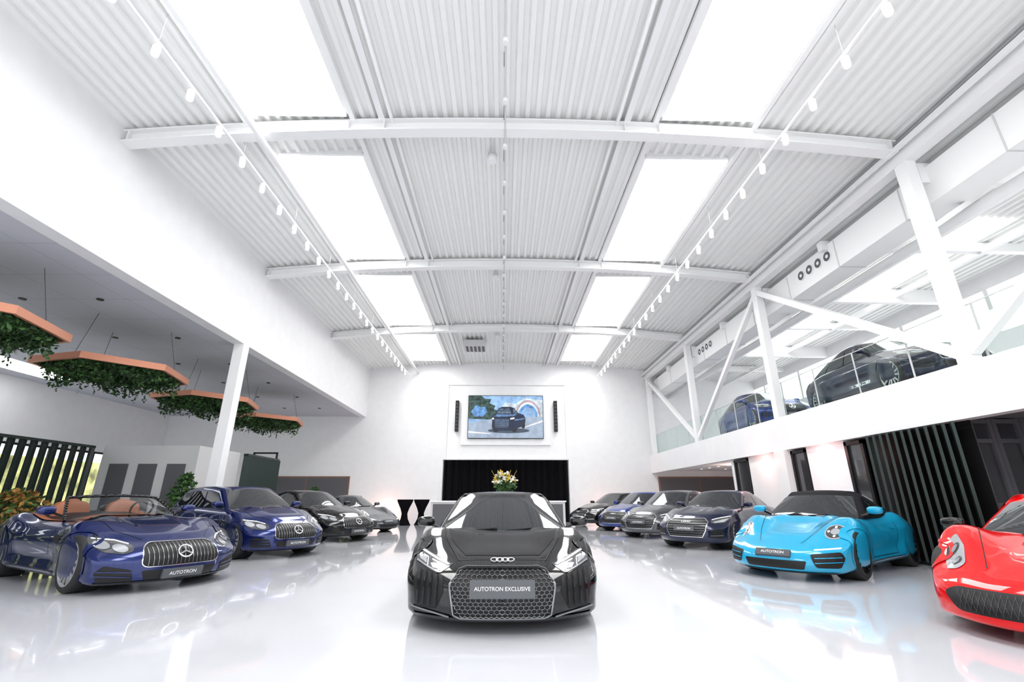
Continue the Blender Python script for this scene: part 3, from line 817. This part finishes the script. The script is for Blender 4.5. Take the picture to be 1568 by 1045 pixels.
b.box(XR+.30,XR+.32,YF+.2,YB-.5,ST+1.05,ST+1.065,M['lgrey'])
b.build('glass_balustrade')
b=MB(); XW=XR+.12
b.box(XW,XW+.2,10.8,12.2,0,SB,M['white']); b.box(XW,XW+.2,13.4,15.2,0,SB,M['white']); b.box(XW,XRR,16.2,16.4,0,SB+.1,M['white'])
b.build('wall_right_lower')
b=MB(); b.box(XW-.18,XW+.16,12.9,13.4,0,SB,M['steel']); b.build('column')
def dframe(name,y0,y1,x,z1=2.38,n=1):
    b=MB(); b.box(x+.03,x+.06,y0,y1,0,z1,M['dwin'])
    for k in range(n+1):
        yy=lerp(y0+.04,y1-.04,k/n); b.box(x-.02,x+.08,yy-.04,yy+.04,0,z1,M['black'])
    b.box(x-.02,x+.08,y0,y1,z1-.08,z1,M['black']); b.build(name)
dframe('door_1',10.2,10.78,XW); dframe('door_2',12.22,12.88,XW); dframe('door_3',15.22,16.18,XW)
dframe('door_4',1.0,7.9,XR+1.7,2.46,5)
obox('ceiling_entrance',XR+.26,XR+1.75,0,7.94,SB+.06,SB+.118,M['mgrey'])
b=MB(); b.box(XR+.3,XR+1.7,8.0,8.05,0,2.47,M['dwin'])
for x in (XR+.36,XR+.7,XR+.78,XR+1.2,XR+1.28,XR+1.64): b.box(x-.035,x+.035,7.95,8.0,0,2.47,M['grey'])
for z in (.0,1.0,2.05,2.39): b.box(XR+.3,XR+1.7,7.96,8.0,z,z+.07,M['grey'])
b.build('door_6')
b=MB(); y=7.9
while y<10.05:
    mt=Matrix.Translation((XR-.02,y,0))@Matrix.Rotation(.9,4,'Z'); b.box(-.11,.11,-.022,.022,.05,SB-.02,M['green'],mt); y+=.18
b.box(XR+.20,XR+.22,7.8,10.15,0,SB,M['black']); b.box(XR-.14,XR+.1,7.8,10.15,0,.05,M['green'])
b.build('slatted_screen')
b=MB()
for i in range(8):
    for x in (8.6,9.8,11): b.cyl((x,16.8+i*.95,SB+.11),(x,16.8+i*.95,SB+.125),.06,.06,M['led'],12)
b.build('soffit_downlights')
for nm,(x0,x1) in (('panel_left',(-12.3,-7.9)),('panel_right',(8.1,12.4))):
    b=MB(); b.box(x0,x1,YB-.06,YB,.9,2.25,M['brown']); b.box(x0+.08,x1-.08,YB-.065,YB-.06,.98,2.17,M['grey'])
    b.box((x0+x1)/2-.03,(x0+x1)/2+.03,YB-.07,YB-.06,.98,2.17,M['brown']); b.build('wall_'+nm)
def slats(name,x,y0,y1,h,sp=.26,rot=.6,hw=.11):
    b=MB(); y=y0
    while y<y1:
        mt=Matrix.Translation((x,y,0))@Matrix.Rotation(rot,4,'Z'); b.box(-hw,hw,-.03,.03,.04,h-.06,M['green'],mt); y+=sp
    b.box(x-.08,x+.08,y0-.1,y1,h-.07,h,M['green']); b.box(x-.08,x+.08,y0-.1,y1,0,.05,M['green']); b.build(name)
slats('slatted_screen',-11.9,4.6,13.9,2.6,.29,1.92,.11)
slats('slatted_screen',-8.75,16.4,18.6,2.6,.2,.6)
b=MB(); b.box(-11.65,-8.9,14.0,16.2,0,2.62,M['lgrey'])
for k in range(3):
    x=-11.35+k*.82; b.box(x,x+.52,13.96,14.0,.1,2.1,M['grey'])
b.build('display_wall')
b=MB()
for x in (-9.9,-9.0): b.box(x-.03,x+.03,19.0,19.06,0,2.9,M['black'])
b.box(-9.9,-9.0,19,19.06,2.84,2.9,M['black']); b.build('door_5')
def leaf(mb,p,s,m,droop=0):
    a=Vector((random.gauss(0,1),random.gauss(0,1),random.gauss(0,.6)-droop)).normalized()
    c=a.cross(Vector((random.gauss(0,1),random.gauss(0,1),random.gauss(0,1)))).normalized()
    n=a.cross(c)
    p=Vector(p)
    mb.add([p,p+a*s*.5+c*s*.28+n*s*.08,p+a*s,p+a*s*.5-c*s*.28+n*s*.08],[(0,1,2),(0,2,3)],m,False)
b=MB(); Rr=1.55; H_=.15
hexp=[(Rr*math.cos(math.pi/6*(2*k+1)*1+.26),Rr*math.sin(math.pi/6*(2*k+1)+.26)) for k in range(6)]
for k in range(6):
    x0,y0=hexp[k]; x1,y1=hexp[(k+1)%6]
    q=[Vector((x0,y0,0)),Vector((x1,y1,0)),Vector((x1,y1,H_)),Vector((x0,y0,H_))]; q2=[Vector((v.x*.95,v.y*.95,v.z)) for v in q]
    b.add(q,[(0,1,2,3)],M['copper'],False); b.add(q2,[(0,1,2,3)],M['copper'],False)
    b.add([q[0],q[1],q2[1],q2[0]],[(0,1,2,3)],M['copper'],False); b.add([q[3],q[2],q2[2],q2[3]],[(0,1,2,3)],M['copper'],False)
b.add([Vector((x*.95,y*.95,.08)) for x,y in hexp],[list(range(6))],M['leaf'],False)
for i in range(3):
    t=2*math.pi*i/3+.5; b.cyl((1.2*math.cos(t),1.2*math.sin(t),.15),(.9*math.cos(t),.9*math.sin(t),1.28),.006,.006,M['grey'],6)
for i in range(3600):
    t=random.random()*2*math.pi; r=Rr*.88*math.sqrt(random.random()); 
    hx_=max(abs(math.cos(t-.26-k*math.pi/3)) for k in range(3)); r=min(r,Rr*.80/hx_*.98)
    dn=random.random()**1.6*(.24+.14*math.sin(5*t+r*3)); leaf(b,(r*math.cos(t),r*math.sin(t),.06-dn),.07+random.random()*.07,M['leaf'] if random.random()<.75 else M['leaf2'],.4)
for i in range(46):
    t=random.random()*2*math.pi; r=Rr*.80*math.sqrt(random.random()); l=.25+random.random()*.3
    for j in range(10): leaf(b,(r*math.cos(t)+random.gauss(0,.015),r*math.sin(t)+random.gauss(0,.015),-l*j/10),.08,M['leaf'],.8)
pm_=b.mesh('hanging_planter')
for y in (7.7,11.3,15.1,18.9):
    o=bpy.data.objects.new('hanging_planter',pm_); COL.objects.link(o); o.location=(-9.65,y,4.06)
def bush(name,loc,R,h,m1,m2,n=700):
    b=MB()
    b.lathe([(.0,0),(.16,0),(.22,.4),(.2,.4),(.19,.36),(0,.36)],M['grey'],24,axis='z')
    for i in range(30):
        t=random.random()*6.28; r=R*.7*random.random(); b.cyl((0,0,.3),(r*math.cos(t),r*math.sin(t),h*(.7+.3*random.random())),.01,.004,M['leaf'],5,False)
    for i in range(n):
        t=random.random()*6.28; z=random.random(); r=R*math.sqrt(random.random())*math.sin(math.pi*min(.95,.15+z*.8))
        leaf(b,(r*math.cos(t),r*math.sin(t),.4+z*(h-.4)),.10+random.random()*.08,m1 if random.random()<.6 else m2)
    o=b.build(name); o.location=loc
bush('potted_shrub',(-8.55,13.2,0),.4,1.75,M['leaf2'],M['leaf'])
bush('autumn_plant',(-10.7,10.9,0),.8,1.3,M['dry'],M['leaf2'],1100)
bush('potted_shrub',(-8.3,21.6,0),.5,1.6,M['leaf2'],M['leaf'])
def em(name,c,s=1.15,n=.25,ns=3): return mat(name,(0,0,0),.3,emit=s,ecol=c,enoise=n,nscale=ns)
E=dict(sky=em('scr_sky',(.30,.50,.80)),cl=em('scr_cloud',(.62,.72,.85),n=.35),tree=em('scr_tree',(.03,.07,.06),n=.9,ns=5),road=em('scr_road',(.34,.42,.54),n=.15),car=em('scr_car',(.006,.015,.05),n=.3),
  win=em('scr_win',(.10,.15,.22),n=.6,ns=5),wh=em('scr_white',(.9,.9,.95)),arch=em('scr_arch',(.45,.30,.36)),blue=em('scr_blue',(.12,.30,.62),n=.5,ns=5),hi=em('scr_highlight',(.12,.22,.42),n=.5,ns=6),
  sh=em('scr_shadow',(.05,.07,.11),n=.2),blk=em('scr_black',(.004,.004,.006)))
b=MB(); x0,x1,z0,z1=-1.87,2.12,4.2,6.46; y=YB-.2
b.box(x0-.03,x1+.03,y+.002,YB-.09,z0-.03,z1+.03,M['black'])
def sp2(poly,m,k): b.add([(lerp(x0,x1,u),y-.001*k,lerp(z0,z1,v)) for u,v in poly],[list(range(len(poly)))],m,False)
def el(cx,cy,rx,ry,m,k,a0=0,a1=2*math.pi): sp2([(cx+rx*math.cos(lerp(a0,a1,i/24)),cy+ry*math.sin(lerp(a0,a1,i/24))) for i in range(24 if a1-a0>6 else 25)],m,k)
sp2([(0,0),(1,0),(1,1),(0,1)],E['sky'],0)
sp2([(.35,.55),(.5,.85),(.62,.8),(.75,.95),(1,.9),(1,.5),(.4,.5)],E['cl'],1)
sp2([(0,.45),(0,1),(.17,1),(.22,.93),(.30,.92),(.28,.82),(.36,.76),(.34,.68),(.42,.62),(.40,.5),(.42,.42)],E['tree'],2)
sp2([(.03,.62),(.10,.78),(.16,.72),(.22,.74),(.25,.62),(.2,.5),(.08,.5)],E['blue'],3)
sp2([(0,0),(1,0),(1,.50),(.6,.52),(.3,.44),(0,.34)],E['road'],4)
sp2([(0,.12),(.30,.09),(.30,.11),(0,.16)],E['wh'],5); sp2([(.72,.22),(1,.38),(1,.42),(.72,.245)],E['wh'],5)
el(.80,.5,.17,.40,E['arch'],6,0,math.pi); el(.80,.5,.15,.35,E['cl'],7,0,math.pi); el(.80,.5,.13,.30,E['blue'],8,0,math.pi); el(.80,.5,.10,.22,E['sky'],9,0,math.pi)
el(.54,.17,.28,.06,E['sh'],9.5)
for cx,rx in ((.37,.035),(.615,.04),(.735,.025)): el(cx,.22 if cx<.7 else .30,rx,.085,E['blk'],10)
sp2([(.315,.25),(.33,.19),(.40,.165),(.56,.165),(.62,.20),(.72,.27),(.765,.36),(.765,.47),(.74,.55),(.67,.585),(.62,.70),(.57,.735),(.45,.735),(.405,.70),(.36,.57),(.32,.52)],E['car'],11)
sp2([(.375,.57),(.42,.69),(.55,.70),(.575,.58)],E['win'],12); sp2([(.60,.585),(.60,.69),(.63,.67),(.66,.58)],E['win'],12)
sp2([(.33,.50),(.38,.555),(.58,.56),(.66,.565),(.60,.51),(.45,.50)],E['hi'],12); sp2([(.62,.40),(.75,.44),(.755,.47),(.63,.44)],E['hi'],12)
sp2([(.355,.27),(.37,.235),(.52,.235),(.54,.27),(.55,.42),(.53,.45),(.36,.45),(.35,.42)],E['sh'],12)
for q in (.29,.33,.37,.41): sp2([(.36,q),(.54,q),(.54,q+.008),(.36,q+.008)],E['hi'],13)
sp2([(.315,.44),(.343,.43),(.343,.465),(.32,.48)],E['wh'],13); sp2([(.56,.43),(.62,.445),(.615,.485),(.56,.465)],E['wh'],13)
b.build('wall_television')
for x in (-2.5,2.82):
    b=MB(); b.box(x-.09,x+.09,YB-.22,YB,4.55,6.2,M['black'])
    for k in range(8): b.cyl((x,YB-.221,4.7+k*.19),(x,YB-.23,4.7+k*.19),.06,.05,M['dmesh'],14)
    b.build('column_speaker')
for x,y in ((-4.55,22.9),(-3.85,23.3)):
    b=MB(); b.lathe([(.0,1.12),(.36,1.12),(.37,1.09),(.34,1.0),(.20,.72),(.13,.5),(.16,.28),(.27,.06),(.31,0),(0,0)],M['cloth'],32,axis='z'); b.build('draped_cocktail_table',loc=(x,y,0))
b=MB(); b.box(-3.0,2.6,20.4,21.1,0,1.02,M['lgrey']); b.box(-3.05,2.65,20.35,21.15,1.02,1.07,M['white']); b.box(-2.9,2.5,20.38,20.4,.08,.94,M['grey']); b.build('reception_desk')
b=MB(); b.lathe([(0,0),(.10,0),(.13,.15),(.09,.3),(.12,.34),(.1,.34),(0,.3)],M['petalw'],24,axis='z')
for i in range(60):
    t=random.random()*6.28; r=.15+.45*random.random(); h=.95-r*.6+random.random()*.35
    e=Vector((r*math.cos(t),r*math.sin(t),h)); b.cyl((0,0,.3),e,.008,.005,M['leaf2'],5,False)
    if i%3==0:
        for k in range(9): leaf(b,e,.12,M['petal'],0)
    elif i%3==1:
        for k in range(9): leaf(b,e,.14,M['petalw'],0)
    for k in range(8): leaf(b,e*random.uniform(.5,.9),.16,M['leaf2'] if k%2 else M['leaf'])
for i in range(6):
    t=i*1.05; b.cyl((0,0,.3),(.55*math.cos(t),.3*math.sin(t),1.25),.012,.004,M['petal'],6)
b.build('flower_arrangement',loc=(.05,20.75,1.07))
b=MB()
for i in range(12):
    x=lerp(XLL,XRR,i/11); b.box(x-.05,x+.05,YF-.15,YF,0,8,M['lgrey'])
for z in (0,2.7,5.35,7.9): b.box(XLL,XRR,YF-.15,YF,z,z+.1,M['lgrey'])
b.build('window_front_facade')

# ------------------------------------------------------------------ lights, world, camera
def point(name,loc,e,col,r=.1):
    l=bpy.data.lights.new(name,'POINT'); l.energy=e; l.color=col; l.shadow_soft_size=r
    o=bpy.data.objects.new(name,l); COL.objects.link(o); o.location=loc
point('uplight_lamp',(-5.9,24.5,.5),25,(1,.5,.4)); point('uplight_lamp',(5.2,24.7,.5),25,(1,.5,.4))
point('soffit_lamp',(7.5,11.5,2.2),12,(1,.45,.4)); point('soffit_lamp',(7.5,14.2,2.2),12,(1,.45,.4)); point('soffit_lamp',(10,20,2.2),60,(1,.75,.65))
w=bpy.data.worlds.new('World'); scene.world=w; w.use_nodes=True
bg=w.node_tree.nodes['Background']; bg.inputs['Color'].default_value=(.95,.98,1,1); bg.inputs['Strength'].default_value=2.4
cam=bpy.data.cameras.new('camera'); co=bpy.data.objects.new('camera',cam); COL.objects.link(co)
cam.sensor_width=36; cam.lens=16.23; cam.clip_end=200
co.location=(0,0,1.13); co.rotation_euler=(math.radians(90+18.93),0,math.radians(-1.07))
scene.camera=co
